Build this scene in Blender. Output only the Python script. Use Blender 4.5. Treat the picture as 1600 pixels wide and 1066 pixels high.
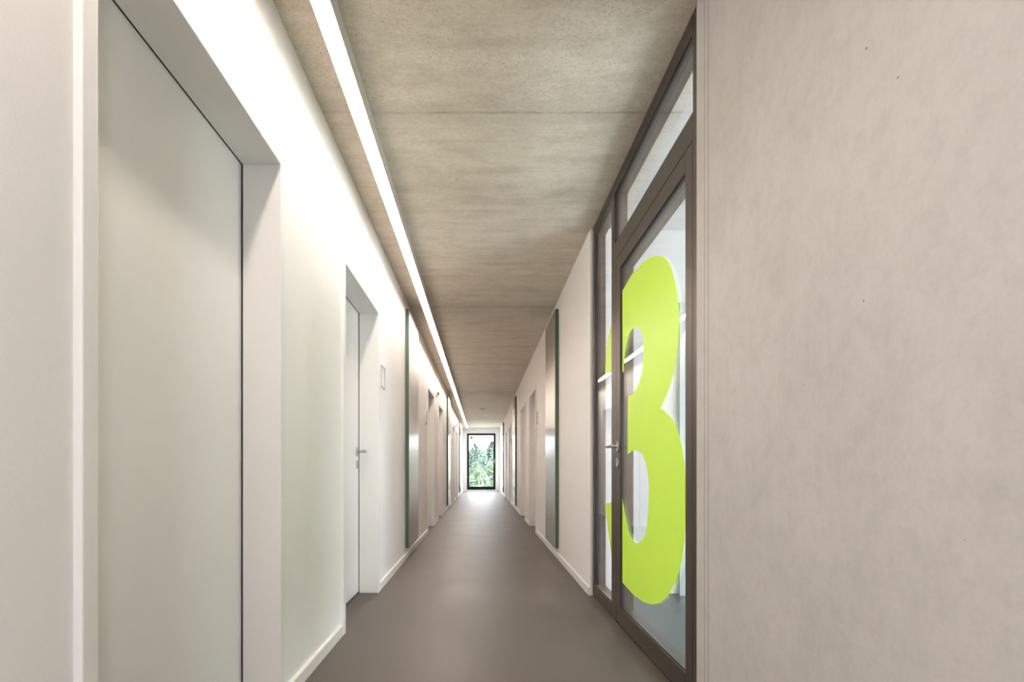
import bpy, bmesh, math, random
from mathutils import Vector, noise
random.seed(7)
C = bpy.context.scene.collection
for o in list(bpy.data.objects): bpy.data.objects.remove(o)

# ------------------------------------------------------------------ camera, sky, exposure
cam = bpy.data.cameras.new('camera'); co = bpy.data.objects.new('camera', cam); C.objects.link(co)
co.location = (0, 0, 0.93); co.rotation_euler = (math.pi/2, 0, 0)
cam.sensor_width = 36; cam.lens = 18.0; cam.shift_x = 0.03; cam.shift_y = 0.1253
cam.clip_start = 0.02; cam.clip_end = 300
bpy.context.scene.camera = co
vs = bpy.context.scene.view_settings
vs.view_transform = 'Standard'; vs.look = 'None'; vs.gamma = 1; vs.use_curve_mapping = False
vs.exposure = 1.74
SKY = 5.2
STRIP = 12.0
w = bpy.data.worlds.new('sky'); bpy.context.scene.world = w; w.use_nodes = True
nt = w.node_tree; nt.nodes.clear()
wo = nt.nodes.new('ShaderNodeOutputWorld'); bg = nt.nodes.new('ShaderNodeBackground')
bg.inputs['Color'].default_value = (0.86, 0.92, 1.0, 1); bg.inputs['Strength'].default_value = SKY
nt.links.new(bg.outputs[0], wo.inputs[0])
def portal(loc, rot, sx, sy):
    l = bpy.data.lights.new('daylight_portal', 'AREA'); l.shape = 'RECTANGLE'; l.size = sx; l.size_y = sy
    l.cycles.is_portal = True
    o = bpy.data.objects.new('daylight_portal', l); o.location = loc; o.rotation_euler = rot; C.objects.link(o)
XL, XR = -0.787, 0.803          # plaster faces of the two side walls
H = 2.70; YE = 21.8; YB = -2.4  # ceiling height, end wall, back wall
portal((-0.004, YE + 0.2, 1.26), (-math.pi/2, 0, 0), 1.2, 2.35)
portal((3.95, 1.6, 1.35), (0, math.pi/2, 0), 2.5, 3.0)
portal((XR+0.18, -1.69, 1.25), (0, math.pi/2, 0), 1.9, 0.82)

# ------------------------------------------------------------------ materials
def new_mat(name):
    m = bpy.data.materials.new(name); m.use_nodes = True
    return m, m.node_tree, m.node_tree.nodes['Principled BSDF']
def N(t, kind, **kw):
    n = t.nodes.new(kind)
    for k, v in kw.items(): setattr(n, k, v)
    return n
def S(n, **kw):
    for k, v in kw.items(): n.inputs[k.replace('_', ' ')].default_value = v
    return n
def coords(t, scale=(1, 1, 1)):
    tc = N(t, 'ShaderNodeTexCoord'); mp = N(t, 'ShaderNodeMapping'); mp.inputs['Scale'].default_value = scale
    t.links.new(tc.outputs['Object'], mp.inputs[0]); return mp.outputs[0]
def ntex(t, vec, scale, detail=4, rough=0.55):
    n = N(t, 'ShaderNodeTexNoise'); t.links.new(vec, n.inputs['Vector']); S(n, Scale=scale, Detail=detail, Roughness=rough)
    return n.outputs['Fac']
def ramp(t, fac, stops):
    r = N(t, 'ShaderNodeValToRGB'); e = r.color_ramp.elements
    while len(e) < len(stops): e.new(0.5)
    for i, (p, c) in enumerate(stops):
        e[i].position = p; e[i].color = (c if len(c) == 4 else (*c, 1)) if not isinstance(c, (int, float)) else (c, c, c, 1)
    t.links.new(fac, r.inputs[0]); return r.outputs[0]
def mix(t, fac, a, b, mode='MIX'):
    m = N(t, 'ShaderNodeMix', data_type='RGBA', blend_type=mode)
    for sock, v in ((m.inputs[0], fac), (m.inputs[6], a), (m.inputs[7], b)):
        if isinstance(v, (int, float)): sock.default_value = v
        elif isinstance(v, tuple): sock.default_value = (*v, 1)[:4]
        else: t.links.new(v, sock)
    return m.outputs[2]
def mth(t, op, a, b=None, c=None):
    m = N(t, 'ShaderNodeMath', operation=op)
    for i, v in enumerate((a, b, c)):
        if v is None: continue
        if isinstance(v, (int, float)): m.inputs[i].default_value = v
        else: t.links.new(v, m.inputs[i])
    return m.outputs[0]
def bump(t, p, h, strength, dist=0.01):
    b = N(t, 'ShaderNodeBump'); S(b, Strength=strength, Distance=dist); t.links.new(h, b.inputs['Height'])
    t.links.new(b.outputs[0], p.inputs['Normal'])
def simple(name, col, rough=0.5, metal=0.0, nscale=6, namt=0.05, bumpamt=0.0, bscale=200, spec=None):
    m, t, p = new_mat(name)
    v = coords(t); f = ntex(t, v, nscale)
    a = tuple(min(1, c*(1-namt)) for c in col); b = tuple(min(1, c*(1+namt)) for c in col)
    t.links.new(ramp(t, f, [(0.3, a), (0.7, b)]), p.inputs['Base Color'])
    p.inputs['Roughness'].default_value = rough; p.inputs['Metallic'].default_value = metal
    if spec is not None: p.inputs['Specular IOR Level'].default_value = spec
    if bumpamt: bump(t, p, ntex(t, v, bscale, 3), bumpamt, 0.004)
    return m
PLASTER = simple('white_plaster', (0.91, 0.89, 0.865), 0.62, nscale=2.2, namt=0.012, bumpamt=0.22, bscale=260)
ENDWHITE = simple('end_wall_white', (0.82, 0.82, 0.83), 0.7, nscale=3, namt=0.01)
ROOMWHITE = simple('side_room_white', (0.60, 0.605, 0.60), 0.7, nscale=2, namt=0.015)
LACQ = simple('white_lacquer', (0.87, 0.86, 0.84), 0.38, nscale=1.5, namt=0.008)
SKIRT = simple('white_skirting', (0.86, 0.84, 0.81), 0.45, nscale=3, namt=0.01)
STEEL = simple('satin_steel', (0.56, 0.55, 0.53), 0.28, 1.0, nscale=40, namt=0.03)
BLACKF = simple('black_aluminium', (0.008, 0.012, 0.013), 0.5, 0.0, nscale=5, namt=0.05, spec=0.2)
GREEN = simple('green_lacquer', (0.085, 0.155, 0.105), 0.42, nscale=4, namt=0.03)
GASKET = simple('black_rubber', (0.012, 0.012, 0.014), 0.6)
ALU = simple('anodised_aluminium', (0.62, 0.57, 0.50), 0.45, 0.6, nscale=8, namt=0.02)
PLASTIC = simple('white_plastic', (0.80, 0.79, 0.77), 0.45)
DARKP = simple('dark_plastic', (0.05, 0.05, 0.05), 0.5)
GREYP = simple('grey_plastic', (0.30, 0.29, 0.28), 0.5)
BORDER = simple('sign_border_grey', (0.50, 0.48, 0.46), 0.5)
PAPER = simple('sign_paper', (0.84, 0.82, 0.79), 0.5)
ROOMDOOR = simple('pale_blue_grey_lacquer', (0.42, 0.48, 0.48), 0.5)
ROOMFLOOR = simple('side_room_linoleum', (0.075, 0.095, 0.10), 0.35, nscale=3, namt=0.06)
BARK = simple('bark', (0.10, 0.075, 0.05), 0.9, nscale=20, namt=0.2)
FILM = simple('lime_green_film', (0.74, 0.92, 0.18), 0.30, nscale=3, namt=0.01)
_t = FILM.node_tree; _p = _t.nodes['Principled BSDF']; _o = [n for n in _t.nodes if n.type == 'OUTPUT_MATERIAL'][0]
_tl = _t.nodes.new('ShaderNodeBsdfTranslucent'); _tl.inputs[0].default_value = (0.72, 0.84, 0.15, 1)
_mx = _t.nodes.new('ShaderNodeMixShader'); _mx.inputs[0].default_value = 0.36
_t.links.new(_p.outputs[0], _mx.inputs[1]); _t.links.new(_tl.outputs[0], _mx.inputs[2]); _t.links.new(_mx.outputs[0], _o.inputs[0])
BOUNCE_GROUND = simple('pale_bounce_ground', (0.42, 0.41, 0.38), 0.9, nscale=1.2, namt=0.2)  # invented pale tone for the unseen ground, throws daylight up onto the far ceiling

def bronze():
    m, t, p = new_mat('bronze_aluminium')
    v = coords(t, (60, 60, 1.2)); f = ntex(t, v, 8, 2)
    t.links.new(ramp(t, f, [(0.3, (0.093, 0.073, 0.058)), (0.7, (0.115, 0.09, 0.072))]), p.inputs['Base Color'])
    S(p, Metallic=0.55, Roughness=0.36); return m
BRONZE = bronze()
def brushed():
    m, t, p = new_mat('brushed_steel_sheet')
    v = coords(t, (1, 160, 0.8)); f = ntex(t, v, 3, 3)
    t.links.new(ramp(t, f, [(0.3, (0.50, 0.50, 0.47)), (0.7, (0.60, 0.60, 0.57))]), p.inputs['Base Color'])
    S(p, Metallic=1.0, Roughness=0.24, Anisotropic=0.5)
    bump(t, p, f, 0.05, 0.002); return m
BRUSHED = brushed()
def glass(name, tint):
    m = bpy.data.materials.new(name); m.use_nodes = True; t = m.node_tree; t.nodes.clear()
    out = N(t, 'ShaderNodeOutputMaterial'); tr = N(t, 'ShaderNodeBsdfTransparent'); gl = N(t, 'ShaderNodeBsdfGlossy')
    tr.inputs[0].default_value = (*tint, 1); gl.inputs['Roughness'].default_value = 0.0
    gl.inputs['Color'].default_value = (1, 1, 1, 1)
    lw = N(t, 'ShaderNodeLayerWeight'); lw.inputs['Blend'].default_value = 0.5
    f = mth(t, 'POWER', lw.outputs['Facing'], 5.0); f = mth(t, 'MULTIPLY_ADD', f, 0.96, 0.04)
    mx = N(t, 'ShaderNodeMixShader'); t.links.new(f, mx.inputs[0]); t.links.new(tr.outputs[0], mx.inputs[1]); t.links.new(gl.outputs[0], mx.inputs[2])
    t.links.new(mx.outputs[0], out.inputs[0]); return m
GLASS = glass('clear_glass', (0.975, 0.98, 0.978))
def emit(name, col, s):
    m = bpy.data.materials.new(name); m.use_nodes = True; t = m.node_tree; t.nodes.clear()
    out = N(t, 'ShaderNodeOutputMaterial'); e = N(t, 'ShaderNodeEmission')
    e.inputs[0].default_value = (*col, 1); e.inputs[1].default_value = s; t.links.new(e.outputs[0], out.inputs[0]); return m
LED = emit('led_diffuser', (1.0, 0.855, 0.765), STRIP)

def concrete_ceiling():
    m, t, p = new_mat('ceiling_concrete')
    tc = N(t, 'ShaderNodeTexCoord'); sp = N(t, 'ShaderNodeSeparateXYZ'); t.links.new(tc.outputs['Object'], sp.inputs[0])
    vs_ = coords(t, (0.55, 3.2, 1)); streak = ntex(t, vs_, 2.6, 7, 0.62)
    cloud = ntex(t, coords(t, (1, 1, 1)), 2.2, 5, 0.6)
    fine = ntex(t, coords(t, (1, 1.8, 1)), 55, 4, 0.7)
    col = ramp(t, streak, [(0.26, (0.70, 0.625, 0.515)), (0.50, (0.785, 0.71, 0.595)), (0.74, (0.85, 0.78, 0.67))])
    col = mix(t, 0.5, col, ramp(t, cloud, [(0.25, 0.84), (0.75, 1.0)]), 'MULTIPLY')
    col = mix(t, 0.42, col, ramp(t, fine, [(0.35, 0.62), (0.65, 1.0)]), 'MULTIPLY')
    stain = ntex(t, coords(t, (1, 1.6, 1)), 5.5, 8, 0.68)
    col = mix(t, 0.40, col, ramp(t, stain, [(0.34, (0.70, 0.68, 0.63)), (0.56, (1.0, 1.0, 1.0))]), 'MULTIPLY')
    # thin board lines across the slab
    wv = N(t, 'ShaderNodeTexNoise'); t.links.new(coords(t, (0.35, 22, 1)), wv.inputs['Vector']); S(wv, Scale=2.0, Detail=5, Roughness=0.7)
    far = mth(t, 'GREATER_THAN', sp.outputs['Y'], 2.54)
    col = mix(t, mth(t, 'MULTIPLY_ADD', far, 0.22, 0.06), col, ramp(t, wv.outputs['Fac'], [(0.36, 0.68), (0.46, 1.0)]), 'MULTIPLY')
    # pores
    vo = N(t, 'ShaderNodeTexVoronoi'); t.links.new(coords(t), vo.inputs['Vector']); S(vo, Scale=82.0, Randomness=1.0)
    pore = ramp(t, vo.outputs['Distance'], [(0.12, 1.0), (0.26, 0.0)])
    pm = ramp(t, ntex(t, coords(t), 3.3, 4), [(0.36, 0.0), (0.52, 1.0)])
    near = mth(t, 'LESS_THAN', sp.outputs['Y'], 2.54)
    near = mth(t, 'MAXIMUM', near, 0.12)
    rnd = N(t, 'ShaderNodeTexWhiteNoise', noise_dimensions='3D'); t.links.new(vo.outputs['Position'], rnd.inputs[0])
    keep = mth(t, 'GREATER_THAN', rnd.outputs['Value'], 0.25)
    pf = mth(t, 'MULTIPLY', mth(t, 'MULTIPLY', pore, pm), mth(t, 'MULTIPLY', near, keep))
    col = mix(t, mth(t, 'MULTIPLY', pf, 0.62), col, (0.20, 0.175, 0.13))
    # pour joints every three metres, wobbling a little
    wob = mth(t, 'MULTIPLY_ADD', ntex(t, coords(t), 9, 5, 0.7), 0.028, -0.014)
    y = mth(t, 'ADD', sp.outputs['Y'], wob)
    fr = mth(t, 'ABSOLUTE', mth(t, 'SUBTRACT', mth(t, 'MODULO', mth(t, 'ADD', y, 3.04*3 - 2.54 + 1.52), 3.04), 1.52))
    jn = ramp(t, fr, [(0.0, 1.0), (0.012, 0.0)])
    halo = ramp(t, fr, [(0.0, 1.0), (0.10, 0.0)])
    brk = ramp(t, ntex(t, coords(t), 12, 3), [(0.38, 0.10), (0.6, 1.0)])
    col = mix(t, mth(t, 'MULTIPLY', mth(t, 'MULTIPLY', jn, brk), 0.50), col, (0.17, 0.14, 0.10))
    col = mix(t, mth(t, 'MULTIPLY', halo, 0.20), col, (0.25, 0.21, 0.165))
    t.links.new(col, p.inputs['Base Color']); S(p, Roughness=0.55)
    h = mth(t, 'SUBTRACT', mth(t, 'MULTIPLY_ADD', fine, 0.25, mth(t, 'MULTIPLY', streak, 0.5)), mth(t, 'ADD', pf, jn))
    bump(t, p, h, 0.25, 0.004); return m
CEIL = concrete_ceiling()
def concrete_wall():
    m, t, p = new_mat('wall_concrete')
    tc = N(t, 'ShaderNodeTexCoord'); sp = N(t, 'ShaderNodeSeparateXYZ'); t.links.new(tc.outputs['Object'], sp.inputs[0])
    cloud = ntex(t, coords(t, (1, 1, 0.8)), 2.6, 7, 0.62)
    stre = ntex(t, coords(t, (1, 9, 0.7)), 3.0, 5, 0.6)
    fine = ntex(t, coords(t), 90, 4, 0.7)
    col = ramp(t, cloud, [(0.25, (0.58, 0.56, 0.55)), (0.5, (0.655, 0.63, 0.612)), (0.75, (0.70, 0.67, 0.65))])
    mott = ntex(t, coords(t), 22, 6, 0.7)
    col = mix(t, 0.25, col, ramp(t, mott, [(0.32, 0.72), (0.55, 1.0)]), 'MULTIPLY')
    col = mix(t, 0.12, col, ramp(t, stre, [(0.3, 0.80), (0.6, 1.0)]), 'MULTIPLY')
    col = mix(t, 0.22, col, ramp(t, fine, [(0.3, 0.75), (0.7, 1.0)]), 'MULTIPLY')
    vo = N(t, 'ShaderNodeTexVoronoi'); t.links.new(coords(t), vo.inputs['Vector']); S(vo, Scale=17.0, Randomness=1.0)
    rnd = N(t, 'ShaderNodeTexWhiteNoise', noise_dimensions='3D'); t.links.new(vo.outputs['Position'], rnd.inputs[0])
    thr = mth(t, 'MULTIPLY', mth(t, 'SUBTRACT', rnd.outputs['Value'], 0.52), 0.105)
    pore = mth(t, 'LESS_THAN', vo.outputs['Distance'], thr)
    col = mix(t, mth(t, 'MULTIPLY', pore, 0.8), col, (0.11, 0.10, 0.085))
    def line(yc, wd):
        wb = mth(t, 'MULTIPLY_ADD', ntex(t, coords(t), 6, 4), 0.006, -0.003)
        d = mth(t, 'ABSOLUTE', mth(t, 'SUBTRACT', mth(t, 'ADD', sp.outputs['Y'], wb), yc))
        return mth(t, 'LESS_THAN', d, wd)
    l = mth(t, 'MAXIMUM', line(1.842, 0.0035), line(1.812, 0.0045))
    col = mix(t, mth(t, 'MULTIPLY', l, 0.42), col, (0.20, 0.17, 0.15))
    t.links.new(col, p.inputs['Base Color']); S(p, Roughness=0.6)
    h = mth(t, 'SUBTRACT', mth(t, 'MULTIPLY_ADD', fine, 0.15, mth(t, 'MULTIPLY', cloud, 0.3)), mth(t, 'ADD', pore, l))
    bump(t, p, h, 0.22, 0.003); return m
CWALL = concrete_wall()
def lino():
    m, t, p = new_mat('taupe_linoleum')
    a = ntex(t, coords(t), 2.2, 6, 0.6); b = ntex(t, coords(t), 38, 5, 0.7)
    col = ramp(t, a, [(0.3, (0.098, 0.080, 0.067)), (0.7, (0.125, 0.103, 0.088))])
    col = mix(t, 0.35, col, ramp(t, b, [(0.3, 0.8), (0.7, 1.0)]), 'MULTIPLY')
    t.links.new(col, p.inputs['Base Color'])
    t.links.new(ramp(t, a, [(0.3, 0.42), (0.7, 0.50)]), p.inputs['Roughness'])
    p.inputs['Specular IOR Level'].default_value = 0.5
    bump(t, p, b, 0.06, 0.002); return m
LINO = lino()
def leafmat(name, c1, c2):
    m, t, p = new_mat(name)
    t.links.new(ramp(t, ntex(t, coords(t), 2.0, 4), [(0.3, c1), (0.7, c2)]), p.inputs['Base Color']); S(p, Roughness=0.7)
    return m
LEAF1 = leafmat('leaf_blue_green', (0.028, 0.056, 0.036), (0.066, 0.105, 0.072))
LEAF2 = leafmat('leaf_fresh_green', (0.060, 0.105, 0.058), (0.125, 0.165, 0.098))

# ------------------------------------------------------------------ mesh helpers
def bx(bm, x0, x1, y0, y1, z0, z1):
    vs = [bm.verts.new((x, y, z)) for x in (min(x0, x1), max(x0, x1)) for y in (min(y0, y1), max(y0, y1)) for z in (min(z0, z1), max(z0, z1))]
    for f in ((0, 1, 3, 2), (4, 6, 7, 5), (0, 4, 5, 1), (2, 3, 7, 6), (0, 2, 6, 4), (1, 5, 7, 3)):
        bm.faces.new([vs[i] for i in f])
def boxes(*bs):
    bm = bmesh.new()
    for b in bs: bx(bm, *b)
    return bm
def tube(bm, pts, r, seg=14, squash=1.0):
    pts = [Vector(p) for p in pts]; rings = []
    up = Vector((0, 0, 1))
    for i, p in enumerate(pts):
        d = (pts[min(i+1, len(pts)-1)] - pts[max(i-1, 0)]).normalized()
        s = d.cross(up); s = s.normalized() if s.length > 1e-4 else Vector((1, 0, 0)); u = s.cross(d).normalized()
        rr = r[i] if isinstance(r, (list, tuple)) else r
        rings.append([bm.verts.new(p + s*math.cos(a)*rr + u*math.sin(a)*rr*squash) for a in (2*math.pi*k/seg for k in range(seg))])
    for a, b in zip(rings, rings[1:]):
        for k in range(seg): bm.faces.new((a[k], a[(k+1) % seg], b[(k+1) % seg], b[k]))
    bm.faces.new(rings[0][::-1]); bm.faces.new(rings[-1])
def disc(bm, c, axis, r, t, seg=32, rz=None, chamf=0.25):
    """pill or round plate: centre c, axis 'X' or 'Z', radii r (and rz), thickness t (signed along axis)"""
    rz = rz or r; rings = []
    for off, k in ((0, 1.0), (t*(1-chamf), 1.0), (t, 0.86)):
        ring = []
        for i in range(seg):
            a = 2*math.pi*i/seg; u, v = r*k*math.cos(a), rz*k*math.sin(a)
            ring.append(bm.verts.new((c[0]+off, c[1]+u, c[2]+v) if axis == 'X' else (c[0]+u, c[1]+v, c[2]+off)))
        rings.append(ring)
    for a, b in zip(rings, rings[1:]):
        for k in range(seg): bm.faces.new((a[k], a[(k+1) % seg], b[(k+1) % seg], b[k]))
    bm.faces.new(rings[0][::-1]); bm.faces.new(rings[-1])
def obj(name, bm, m, parent=None, bevel=0.0, smooth=False):
    bmesh.ops.recalc_face_normals(bm, faces=bm.faces[:])
    me = bpy.data.meshes.new(name); bm.to_mesh(me); bm.free()
    o = bpy.data.objects.new(name, me); C.objects.link(o); me.materials.append(m)
    if smooth:
        for p in me.polygons: p.use_smooth = True
    if bevel:
        b = o.modifiers.new('bevel', 'BEVEL'); b.width = bevel; b.segments = 2; b.limit_method = 'ANGLE'
    if parent: o.parent = parent
    return o
def tag(o, label, cat, group=None, kind=None):
    o['label'] = label
    if cat: o['category'] = cat
    if group: o['group'] = group
    if kind: o['kind'] = kind
    return o
def empty(name, loc):
    o = bpy.data.objects.new(name, None); o.location = loc; o.empty_display_size = 0.1; C.objects.link(o); return o
def struct(name, bm, m, label=None, bevel=0.0, parent=None):
    o = obj(name, bm, m, parent, bevel)
    if not parent: o['kind'] = 'structure'
    if label: o['label'] = label
    return o

# ------------------------------------------------------------------ room shell
LDOORS = [(1.0295, 1.967), (2.908, 3.846), (7.44, 8.38), (9.30, 10.24), (13.82, 14.76), (15.70, 16.64)]
RDOORS = [(7.44, 8.38), (9.30, 10.24), (13.82, 14.76), (15.70, 16.64)]
FW, DH, PROUD, REV = 0.042, 2.10, 0.018, 0.130   # frame face width, clear height, how far it stands off, reveal depth into wall
struct('floor', boxes((-1.2, 1.0, YB-0.2, YE+0.2, -0.2, 0)), LINO, 'taupe linoleum corridor floor')
struct('ceiling', boxes((-1.2, 1.0, YB-0.2, YE+0.2, H, H+0.2)), CEIL, 'raw concrete ceiling with cross joints and pores')
def side_wall(name, s, xf, doors, y0, m, label):
    a, b = xf, xf + s*0.20
    bs = []; y = y0
    for (p, q) in doors:
        bs.append((a, b, y, p-FW, 0, H)); bs.append((a, b, p-FW, q+FW, DH+FW, H)); y = q+FW
    bs.append((a, b, y, YE, 0, H)); bs.append((b, b + s*0.1, y0, YE, 0, H))
    return struct(name, boxes(*bs), m, label)
side_wall('wall_left', -1, XL, LDOORS, YB, PLASTER, 'white plastered left corridor wall')
side_wall('wall_right', 1, XR, RDOORS, 3.77, PLASTER, 'white plastered right corridor wall')
struct('wall_right_concrete', boxes((XR, XR+0.24, -1.28, 1.913, 0, H), (XR, XR+0.24, YB, -2.1, 0, H), (XR, XR+0.24, -2.1, -1.28, 0, 0.3), (XR, XR+0.24, -2.1, -1.28, 2.2, H)), CWALL, 'pale exposed concrete wall with small pores', 0.004)
WX0, WX1, WZ0, WZ1 = -0.613, 0.605, 0.058, 2.46
struct('wall_end', boxes((-1.2, WX0, YE, YE+0.2, 0, H), (WX1, 1.11, YE, YE+0.2, 0, H), (WX0, WX1, YE, YE+0.2, WZ1, H), (WX0, WX1, YE, YE+0.2, 0, WZ0)), ENDWHITE)
struct('wall_back', boxes((-1.2, 1.11, YB-0.2, YB, 0, H)), ENDWHITE)
# side room behind the glazed door
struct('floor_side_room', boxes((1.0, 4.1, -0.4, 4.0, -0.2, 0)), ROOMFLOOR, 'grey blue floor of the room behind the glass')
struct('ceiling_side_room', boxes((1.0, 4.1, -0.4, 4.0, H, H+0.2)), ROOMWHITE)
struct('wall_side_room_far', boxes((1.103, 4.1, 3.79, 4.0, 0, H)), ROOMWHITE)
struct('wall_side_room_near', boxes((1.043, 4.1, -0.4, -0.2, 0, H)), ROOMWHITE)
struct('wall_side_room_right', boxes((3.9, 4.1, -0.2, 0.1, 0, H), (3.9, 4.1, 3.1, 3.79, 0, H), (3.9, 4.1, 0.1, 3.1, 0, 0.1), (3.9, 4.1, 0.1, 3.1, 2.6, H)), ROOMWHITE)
# skirting boards
def skirting(name, s, xf, runs, m=SKIRT):
    bm = bmesh.new()
    for (p, q) in runs:
        # a board with a sloping top edge
        t = 0.014; h = 0.060; x0 = xf; x1 = xf - s*t
        prof = [(x0, 0), (x1, 0), (x1, h-0.005), (x1 + s*0.004, h), (x0, h)]
        A = [bm.verts.new((x, p, z)) for x, z in prof]; B = [bm.verts.new((x, q, z)) for x, z in prof]
        n = len(prof)
        for i in range(n): bm.faces.new((A[i], A[(i+1) % n], B[(i+1) % n], B[i]))
        bm.faces.new(A[::-1]); bm.faces.new(B)
    o = obj(name, bm, m); o['kind'] = 'structure'; o['label'] = 'low white skirting board'
def runs(doors, y0, y1):
    out = []; y = y0
    for p, q in doors: out.append((y, p-FW)); y = q+FW
    out.append((y, y1)); return out
skirting('baseboard_left', -1, XL, runs(LDOORS, YB, YE))
skirting('baseboard_right', 1, XR, runs(RDOORS, 3.775, YE))

# ------------------------------------------------------------------ windows at both ends
def end_window(name, y, into, label, sticker):
    x0, x1, z0, z1 = WX0, WX1, WZ0, WZ1
    e = empty(name, (0, y, z0)); e['kind'] = 'structure'; e['label'] = label
    def P(o): o.parent = e; o.matrix_parent_inverse = e.matrix_basis.inverted(); return o
    y0, y1 = y, y + into*0.08
    a = (0.10, 0.09, 0.095, 0.135)
    P(obj('window_frame', boxes((x0, x0+a[0], y0, y1, z0, z1), (x1-a[1], x1, y0, y1, z0, z1), (x0+a[0], x1-a[1], y0, y1, z1-a[2], z1), (x0+a[0], x1-a[1], y0, y1, z0, z0+a[3])), BLACKF))
    ym = y + into*0.04
    P(obj('glass_pane', boxes((x0+a[0], x1-a[1], ym-0.006, ym+0.006, z0+a[3], z1-a[2])), GLASS))
    # lever handle on the right stile, reaching into the corridor
    s = -into; hb = bmesh.new(); hx = x1-0.045
    bx(hb, hx-0.014, hx+0.014, y0, y0+s*0.012, 1.22, 1.36)
    tube(hb, [(hx, y0+s*0.01, 1.32), (hx, y0+s*0.05, 1.32), (hx, y0+s*0.055, 1.30), (hx, y0+s*0.055, 1.18)], 0.010)
    P(obj('window_handle', hb, STEEL, smooth=True))
    if sticker:
        st = P(obj('sticker', boxes((x0+a[0]+0.02, x0+a[0]+0.17, ym-0.009, ym-0.0065, z1-a[2]-0.17, z1-a[2]-0.02)), GREYP))
        st['label'] = 'small grey square sticker in the top left corner of the pane'
end_window('window_1', YE, 1, 'tall black framed window at the far end of the corridor', True)
e = empty('window_2', (XR+0.1, -1.78, 0.3)); e['kind'] = 'structure'; e['label'] = 'side window behind the camera'
for nm, bm, m in (('window_frame', boxes((XR+0.08, XR+0.15, -2.1, -2.05, 0.3, 2.2), (XR+0.08, XR+0.15, -1.33, -1.28, 0.3, 2.2), (XR+0.08, XR+0.15, -2.05, -1.33, 0.3, 0.35), (XR+0.08, XR+0.15, -2.05, -1.33, 2.15, 2.2)), BLACKF), ('glass_pane', boxes((XR+0.11, XR+0.12, -2.05, -1.33, 0.35, 2.15)), GLASS)):
    o = obj(nm, bm, m); o.parent = e; o.matrix_parent_inverse = e.matrix_basis.inverted()
e = empty('window_3', (3.9, 1.6, 0.1)); e['kind'] = 'structure'; e['label'] = 'wide window of the side room'
for nm, bm, m in (('window_frame', boxes((3.92, 4.0, 0.1, 0.17, 0.1, 2.6), (3.92, 4.0, 3.03, 3.1, 0.1, 2.6), (3.92, 4.0, 1.56, 1.64, 0.17, 2.53), (3.92, 4.0, 0.17, 3.03, 2.53, 2.6), (3.92, 4.0, 0.17, 3.03, 0.1, 0.17)), BLACKF),
                  ('glass_pane', boxes((3.955, 3.965, 0.17, 1.56, 0.17, 2.53), (3.955, 3.965, 1.64, 3.03, 0.17, 2.53)), GLASS)):
    o = obj(nm, bm, m); o.parent = e; o.matrix_parent_inverse = e.matrix_basis.inverted()

# ------------------------------------------------------------------ lever handle (root child of a leaf)
def lever(leaf, x, y, s, d, z=1.06):
    """s: direction the handle sticks out along X, d: direction of the lever along Y"""
    bm = bmesh.new()
    disc(bm, (x, y, z), 'X', 0.020, s*0.008, rz=0.035)
    arc = [(x+s*0.045, y, z), (x+s*0.058, y+d*0.003, z), (x+s*0.066, y+d*0.012, z), (x+s*0.069, y+d*0.028, z), (x+s*0.069, y+d*0.085, z), (x+s*0.068, y+d*0.128, z)]
    tube(bm, [(x, y, z)] + arc, [0.010, 0.010, 0.012, 0.013, 0.013, 0.012, 0.010], 16, 0.85)
    h = obj('door_handle', bm, STEEL, leaf, smooth=False); h.matrix_parent_inverse = leaf.matrix_world.inverted()
    for p in h.data.polygons: p.use_smooth = len(p.vertices) == 4
    h['label'] = 'satin steel lever handle on an oval rose'
    b2 = bmesh.new(); disc(b2, (x, y, z-0.095), 'X', 0.018, s*0.008, rz=0.033)
    bx(b2, x+s*0.004, x+s*0.013, y-0.0045, y+0.0045, z-0.115, z-0.085)
    disc(b2, (x, y, z-0.088), 'X', 0.0085, s*0.014)
    k = obj('lock_rose', b2, STEEL, leaf); k['label'] = 'satin steel lock rose'
nd = [1]
def steel_door(s, xf, p, q, where, hand):
    nd[0] += 1
    e = empty('door_%d' % nd[0], (xf, (p+q)/2, 0)); e['kind'] = 'structure'; e['label'] = where
    xo = xf - s*PROUD; xi = xf + s*REV
    fr = obj('door_frame', boxes((xo, xi, p-FW, p, 0, DH+FW), (xo, xi, q, q+FW, 0, DH+FW), (xo, xi, p, q, DH, DH+FW)), LACQ, e, bevel=0.003)
    gk = obj('door_gasket', boxes((xi, xi+s*0.006, p-0.02, p-0.003, 0.01, DH+0.015), (xi, xi+s*0.006, q+0.003, q+0.02, 0.01, DH+0.015), (xi, xi+s*0.006, p-0.003, q+0.003, DH+0.003, DH+0.015)), GASKET, e)
    lf = obj('door_leaf', boxes((xi+s*0.006, xi+s*0.048, p-0.022, q+0.022, 0.009, DH+0.018)), LACQ, e, bevel=0.002)
    for o in (fr, gk, lf): o.matrix_parent_inverse = e.matrix_basis.inverted()
    bpy.context.view_layer.update()
    if hand == 'far': lever(lf, xi+s*0.006, q-0.052, -s, -1)
    elif hand == 'knob':
        bm = bmesh.new(); xk = xi+s*0.006
        disc(bm, (xk, p+0.045, 1.06), 'X', 0.022, -s*0.008); tube(bm, [(xk, p+0.045, 1.06), (xk-s*0.030, p+0.045, 1.06)], 0.009); disc(bm, (xk-s*0.028, p+0.045, 1.06), 'X', 0.024, -s*0.020)
        obj('door_handle', bm, STEEL, lf)
    else: lever(lf, xi+s*0.006, p+0.052, -s, 1)
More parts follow.
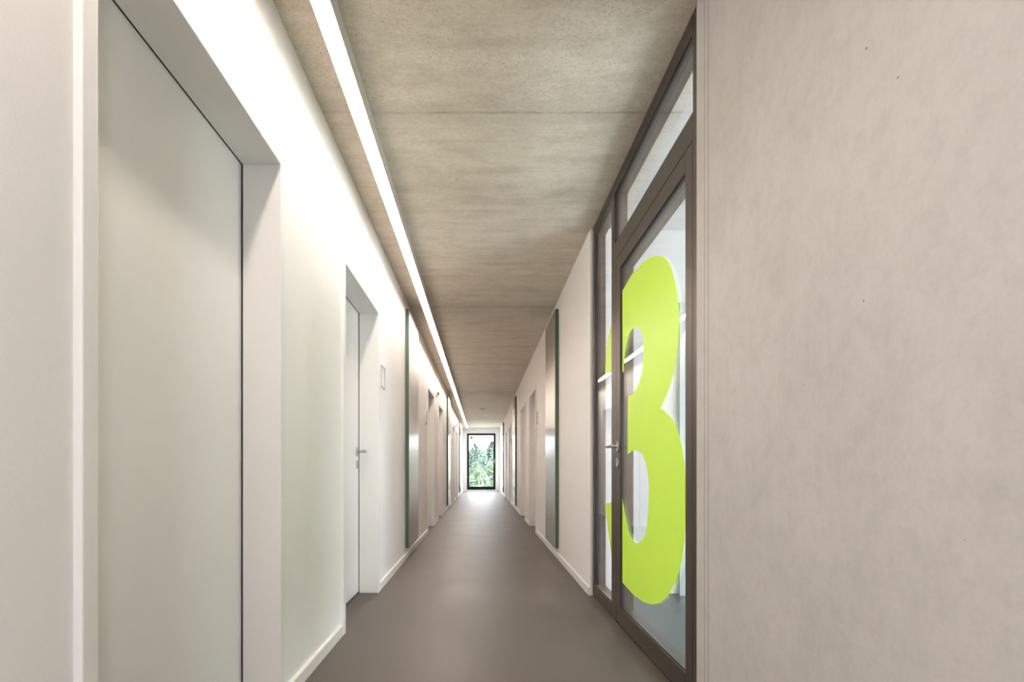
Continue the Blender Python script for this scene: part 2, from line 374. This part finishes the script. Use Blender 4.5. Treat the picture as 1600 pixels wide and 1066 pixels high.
# handles are built in world space, so keep leaves at identity through inverse matrices
def fix_children():
    bpy.context.view_layer.update()
    for o in bpy.data.objects:
        if o.name.startswith(('door_handle', 'lock_rose')): o.matrix_parent_inverse = o.parent.matrix_world.inverted()
names = ['white door in the left wall, nearest to the camera', 'white door with lever handle, second on the left wall', 'third white door on the left wall, just past the first steel panel', 'fourth white door on the left wall', 'fifth white door on the left wall', 'sixth and last white door on the left wall']
for (p, q), n, h in zip(LDOORS, names, ('knob', 'far', 'near', 'far', 'near', 'far')): steel_door(-1, XL, p, q, n, h)
names = ['first white door on the right wall past the steel panel', 'second white door on the right wall', 'third white door on the right wall', 'last white door on the right wall']
for (p, q), n, h in zip(RDOORS, names, ('near', 'far', 'near', 'far')): steel_door(1, XR, p, q, n, h)

# ------------------------------------------------------------------ glazed door with side light and transom, lime "3" on the glass
F0, F1 = 0.82, 0.900; G0, G1 = 0.833, 0.841
e = empty('door_1', (F0, 2.84, 0)); e['kind'] = 'structure'; e['label'] = 'bronze framed glass door with side light and a large lime green 3'
YA, YBB, YC, YD = 1.915, 1.985, 3.150, 3.225   # near post, its inner edge, mullion edges
YF, YG = 3.644, 3.768                            # far post
ZT0, ZT1, ZH = 2.210, 2.313, 2.624
fr = obj('door_frame', boxes((F0, F1, YA, YBB, 0, H), (F0, F1, YC, YD, 0, H), (F0, F1, YF+0.06, YG, 0, H),
    (F0, F1, YBB, YC, ZH, H), (F0, F1, YD, YF+0.06, ZH, H), (F0, F1, YBB, YC, ZT0, ZT1), (F0, F1, YD, YF+0.06, 0, 0.088),
    (F0+0.05, F1+0.012, YBB, YBB+0.012, 0, ZT0), (F0+0.0, F1, 3.112, YC, 0, ZT0)), BRONZE, None, bevel=0.0015)
bead = obj('glazing_bead', boxes((F0+0.004, G0, YD, YF+0.06, 0.088, 0.096), (F0+0.002, G0, YBB, YC, ZT1, ZT1+0.006)), BRONZE)
LY0, LY1 = 1.989, 3.108; LZ0, LZ1 = 0.012, 2.206; SY0, SY1, SZ0, SZ1 = 2.058, 3.026, 0.111, 2.124
leaf = obj('door_leaf', boxes((F0, F1, LY0, SY0, LZ0, LZ1), (F0, F1, SY1, LY1, LZ0, LZ1), (F0, F1, SY0, SY1, LZ0, SZ0-0.006), (F0, F1, SY0, SY1, SZ1, LZ1),
    (F0-0.001, F0+0.010, SY0, SY1, SZ0-0.006, SZ0)), BRONZE, None, bevel=0.0015)
gk = obj('glass_gasket', boxes((F0+0.006, G0-0.001, SY1-0.004, SY1, SZ0, SZ1), (F0+0.006, G0-0.001, SY0, SY1, SZ1-0.004, SZ1), (F0+0.006, G0-0.001, SY0, SY1, SZ0, SZ0+0.004)), GASKET)
pane = obj('glass_pane', boxes((G0, G1, SY0, SY1, SZ0, SZ1)), GLASS)
side = obj('side_light_pane', boxes((G0, G1, YD, YF+0.06, 0.096, ZH)), GLASS)
g2 = obj('side_light_gasket', boxes((F0+0.004, G0-0.001, YF+0.054, YF+0.06, 0.096, ZH), (F1-0.055, F1-0.04, YF+0.05, YF+0.06, 0.096, ZH)), GASKET)
tpane = obj('transom_pane', boxes((G0, G1, YBB, YC, ZT1+0.006, ZH)), GLASS)
g3 = obj('transom_gasket', boxes((F0+0.006, G0-0.001, YBB, YC, ZH-0.005, ZH), (F0+0.006, G0-0.001, YC-0.005, YC, ZT1+0.006, ZH)), GASKET)
for o in (fr, bead, leaf, side, g2, tpane, g3): o.parent = e; o.matrix_parent_inverse = e.matrix_basis.inverted()
for o in (pane, gk): o.parent = leaf; o.matrix_parent_inverse = (e.matrix_basis @ leaf.matrix_parent_inverse).inverted()
# the figure 3: outline in metres on the glass plane (y along the corridor, z up)
FX = G0 - 0.0012
P3 = [(969,462),(971.2,456),(987,429.3),(1000.5,414.6),(1010,406.5),(1017.6,402),(1027.3,399.7),(1037,402),(1044.4,410.5),(1048.6,419),(1051.7,429.3),(1056.6,451),(1060,475.6),(1061,492),(1061,507.3),(1059.6,534),(1057,556),(1054,575),(1050,592),(1044,610.7),(1038.2,624.2),(1033.5,634.5),(1031.4,638.8),(1038.2,642.5),(1045,649),(1051.8,658),(1056.8,669),(1062,685),(1065.3,698.5),(1067.8,712),(1069.5,727),(1071,745),(1071.5,775),(1071,820),(1069,848),(1066,872),(1060,896),(1052,916),(1042,933),(1030,942.5),(1018,944.8),(1006,941.5),(990,930),(972,910),(969,905),(969,778.5),(971,779),(974,790),(978,812),(982,831),(988,844),(994,849),(1000,847.5),(1006.8,839),(1011,820),(1013,792),(1014,760),(1012,737),(1008.7,723.5),(1005.3,713),(1001,707),(994.3,703.8),(987.6,704.6),(980.5,710.5),(981,618.3),(987.6,616.6),(990,613),(994.3,607.3),(998.5,597.5),(1002,585.8),(1004,573.5),(1005.3,558),(1005.4,539),(1004,524),(1000.5,514.6),(995.6,510.3),(989.5,512),(984,519.5),(979.8,531.7),(976.6,548.8),(974.6,568),(974,582.5),(969,582.6)]
S1 = [(945.5,583.5),(946.2,566),(947.5,546),(950.5,527),(954.5,511),(958,501),(958,583)]
S2 = [(945.2,787.5),(948,812),(951,836),(955,863),(958,876),(958,784)]
def film(name, pts, ymin, ymax, parent, label):
    bm = bmesh.new(); vs = []
    for px, py in pts:
        y = 800*FX/(px-752); z = 0.93 + (733.5-py)*y/800; y = min(max(y, ymin), ymax)
        if vs and (vs[-1].co.y-y)**2 + (vs[-1].co.z-z)**2 < 1e-9: continue
        vs.append(bm.verts.new((FX, y, z)))
    f = bm.faces.new(vs)
    r = bmesh.ops.extrude_face_region(bm, geom=[f])
    for v in r['geom']:
        if isinstance(v, bmesh.types.BMVert): v.co.x += 0.0008
    bmesh.ops.triangulate(bm, faces=[f for f in bm.faces if len(f.verts) > 4])
    o = obj(name, bm, FILM, parent); o['label'] = label; return o
s3 = film('number_sticker', P3, SY0+0.001, SY1-0.001, leaf, 'large lime green figure 3 on the door glass')
s3.matrix_parent_inverse = pane.matrix_parent_inverse
for pts in (S1, S2):
    s = film('number_sticker', pts, YD+0.001, 3.7, side, 'lime green tip of the figure 3 on the side light')
    s.matrix_parent_inverse = pane.matrix_parent_inverse.copy(); s.parent = side; s.matrix_parent_inverse = (e.matrix_basis @ side.matrix_parent_inverse).inverted()
bpy.context.view_layer.update()
lever(leaf, F0, 3.066, -1, -1, 1.066); lever(leaf, F1, 3.066, 1, -1, 1.066)
fix_children()
# inner door of the side room, only its corner shows
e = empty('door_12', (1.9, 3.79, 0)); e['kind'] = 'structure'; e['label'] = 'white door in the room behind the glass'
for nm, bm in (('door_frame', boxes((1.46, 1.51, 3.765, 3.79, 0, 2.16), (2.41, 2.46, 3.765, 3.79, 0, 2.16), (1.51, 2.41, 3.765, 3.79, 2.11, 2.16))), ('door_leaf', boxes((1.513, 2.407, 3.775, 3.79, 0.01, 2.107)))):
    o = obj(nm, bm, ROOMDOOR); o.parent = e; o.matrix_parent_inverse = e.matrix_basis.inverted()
def skroom():
    o = obj('baseboard_side_room', boxes((1.10, 1.46, 3.778, 3.79, 0, 0.012)), DARKP); o['kind'] = 'structure'
skroom()

# ------------------------------------------------------------------ linear ceiling lamp
def lamp():
    x0, x1, z0 = -0.619, -0.543, 2.619; LB = YB + 0.1
    e = empty('linear_lamp', ((x0+x1)/2, 8.4, H))
    tag(e, 'one long thin strip lamp under the concrete ceiling beside the left wall', 'lamp')
    b = obj('lamp_housing', boxes((x0, x0+0.003, LB, 21.1, z0, H-0.002), (x1-0.003, x1, LB, 21.1, z0, H-0.002), (x0+0.003, x1-0.003, LB, 21.1, H-0.01, H-0.002), (x0+0.003, x1-0.003, LB, LB+0.003, z0, H-0.01), (x0+0.003, x1-0.003, 21.097, 21.1, z0, H-0.01)), ALU)
    d = obj('lamp_diffuser', boxes((x0+0.003, x1-0.003, LB+0.003, 21.097, z0+0.025, z0+0.031)), LED); d['label'] = 'glowing white diffuser'
    for o in (b, d): o.parent = e; o.matrix_parent_inverse = e.matrix_basis.inverted()
lamp()

# ------------------------------------------------------------------ steel faced panels
def wall_panel(s, xf, y, label):
    # s = +1 on the right wall
    e = empty('wall_panel', (xf, y, 0.113)); tag(e, label, 'wall panel', 'steel faced panels on the corridor walls')
    w_, z0, z1, t = 0.80, 0.113, 2.59, 0.040
    b = obj('panel_body', boxes((xf-s*0.003, xf-s*(t-0.0015), y, y+w_, z0, z1)), GREEN, bevel=0.0012); b['label'] = 'dark green edge'
    f = obj('panel_front', boxes((xf-s*(t-0.0015), xf-s*t, y+0.002, y+w_-0.002, z0+0.002, z1-0.002)), BRUSHED); f['label'] = 'reflective brushed steel face'
    g = obj('panel_bracket', boxes((xf, xf-s*0.003, y+0.02, y+w_-0.02, z0+0.03, z1-0.03)), DARKP)
    h = obj('panel_foot', boxes((xf, xf-s*0.030, y+0.03, y+0.10, z0-0.02, z0), (xf, xf-s*0.030, y+w_-0.10, y+w_-0.03, z0-0.02, z0)), SKIRT)
    for o in (b, f, g, h): o.parent = e; o.matrix_parent_inverse = e.matrix_basis.inverted()
for y, w1 in ((5.30, 'nearest'), (11.60, 'middle'), (18.05, 'farthest')):
    wall_panel(-1, XL, y, 'tall green edged steel panel, %s of three on the left wall' % w1)
    wall_panel(1, XR, y, 'tall green edged steel panel, %s of three on the right wall' % w1)

# ------------------------------------------------------------------ door signs
def sign(s, xf, y, label):
    e = empty('door_sign', (xf, y, 1.66)); tag(e, label, 'sign', 'small room signs beside the doors')
    y0, y1, z0, z1 = y-0.075, y+0.075, 1.572, 1.745
    p = obj('sign_plate', boxes((xf, xf-s*0.006, y0, y1, z0, z1)), PAPER)
    r = obj('sign_border', boxes((xf-s*0.006, xf-s*0.011, y0, y0+0.006, z0, z1), (xf-s*0.006, xf-s*0.011, y1-0.006, y1, z0, z1), (xf-s*0.006, xf-s*0.011, y0+0.006, y1-0.006, z0, z0+0.012), (xf-s*0.006, xf-s*0.011, y0+0.006, y1-0.006, z1-0.006, z1)), BORDER)
    r['label'] = 'thin grey border'
    for o in (p, r): o.parent = e; o.matrix_parent_inverse = e.matrix_basis.inverted()
sign(-1, XL, 4.06, 'small square room sign on the left wall beyond the door with the visible handle')
sign(-1, XL, 7.28, 'small room sign on the left wall between the nearest panel and the third door')
sign(1, XR, 7.28, 'small room sign on the right wall before the first white door')
sign(-1, XL, 13.66, 'tiny far room sign on the left wall past the middle panel')
sign(1, XR, 13.66, 'tiny far room sign on the right wall past the middle panel')

# ------------------------------------------------------------------ wall alarm devices and smoke detector
def device(y, label):
    e = empty('alarm_sounder', (XL, y, 2.24)); tag(e, label, 'alarm', 'white alarm devices high on the left wall')
    bm = bmesh.new(); disc(bm, (XL, y, 2.24), 'X', 0.060, 0.035, chamf=0.4); a = obj('alarm_body', bm, PLASTIC)
    bm = bmesh.new(); disc(bm, (XL+0.035, y, 2.24), 'X', 0.024, 0.022); b = obj('alarm_lens', bm, DARKP); b['label'] = 'dark round lens'
    for o in (a, b): o.parent = e; o.matrix_parent_inverse = e.matrix_basis.inverted()
device(8.86, 'round white alarm with dark centre between the third and fourth left doors')
device(15.24, 'tiny far round white alarm between the last two left doors')
for y, lab in ((8.66, 'small white sensor box high on the left wall above the round alarm'),):
    e = obj('wall_sensor', boxes((XL, XL+0.028, y-0.02, y+0.02, 2.36, 2.43)), PLASTIC, bevel=0.004); tag(e, lab, 'sensor')
e = empty('smoke_detector', (0.02, 15.0, H)); tag(e, 'round white smoke detector under the concrete ceiling near the far window', 'smoke detector')
bm = bmesh.new(); disc(bm, (0.02, 15.0, H), 'Z', 0.070, -0.022); a = obj('detector_base', bm, GREYP); a['label'] = 'grey mounting base'
bm = bmesh.new(); disc(bm, (0.02, 15.0, H-0.022), 'Z', 0.055, -0.036, chamf=0.5); b = obj('detector_head', bm, PLASTIC)
for o in (a, b): o.parent = e; o.matrix_parent_inverse = e.matrix_basis.inverted()

# ------------------------------------------------------------------ outside: ground and trees beyond the far window
g = struct('ground', boxes((-40, 40, 23, 90, -3.3, -3.1)), BOUNCE_GROUND, 'unseen ground outside the far window, made pale to bounce daylight in')
def tree(x, y, h, r, m, label, kind='tree', zb=-3.1, low=0.12):
    e = empty(kind, (x, y, zb)); tag(e, label, kind, 'trees and bushes outside the far window')
    rnd = random.Random(int(x*131+y*17))
    bm = bmesh.new(); tube(bm, [(x, y, zb), (x+0.05, y, zb+h*0.4), (x, y+0.05, zb+h*0.85)], [0.14*r/1.5, 0.09*r/1.5, 0.03], 10)
    for k in range(5):
        a = rnd.uniform(0, 6.28); z0 = zb + h*rnd.uniform(0.3, 0.6)
        tube(bm, [(x, y, z0), (x+math.cos(a)*r*0.5, y+math.sin(a)*r*0.5, z0+h*0.2)], [0.05, 0.015], 8)
    t = obj('trunk', bm, BARK)
    bm = bmesh.new()
    for k in range(5200):
        u = rnd.uniform(low, 1.0); prof = math.sin(math.pi*min(1, (u-low)/(1-low)*0.92+0.10))**0.55
        a = rnd.uniform(0, 6.28); lump = 0.78 + 0.30*noise.noise(Vector((math.cos(a)*1.6, math.sin(a)*1.6, u*5+x)))*2
        rr = r*prof*lump*math.sqrt(rnd.uniform(0.25, 1))
        c = Vector((x+math.cos(a)*rr, y+math.sin(a)*rr, zb+h*u))
        d1 = Vector((rnd.gauss(0, 1), rnd.gauss(0, 1), rnd.gauss(0, 1))).normalized(); d2 = d1.orthogonal().normalized()
        s = rnd.uniform(0.09, 0.19)
        bm.faces.new([bm.verts.new(c+d1*s), bm.verts.new(c+d2*s*0.5), bm.verts.new(c-d1*s), bm.verts.new(c-d2*s*0.5)])
    f = obj('foliage', bm, m)
    for o in (t, f): o.parent = e; o.matrix_parent_inverse = e.matrix_basis.inverted()
tree(-0.40, 33, 5.6, 1.15, LEAF1, 'blue green tree left of centre in the far window')
tree(0.75, 35.8, 5.9, 1.2, LEAF1, 'tallest blue green tree at the right side of the far window')
tree(-1.35, 36, 5.0, 1.0, LEAF1, 'lower blue green tree at the left edge of the far window')
tree(0.2, 39.6, 5.4, 1.5, LEAF1, 'blue green tree farthest back in the middle of the far window')
tree(-0.30, 27.0, 4.3, 0.95, LEAF2, 'fresh green bush in front at the left of the far window', 'bush', low=0.02)
tree(0.62, 29.4, 4.6, 0.95, LEAF2, 'fresh green bush in front at the right of the far window', 'bush', low=0.02)
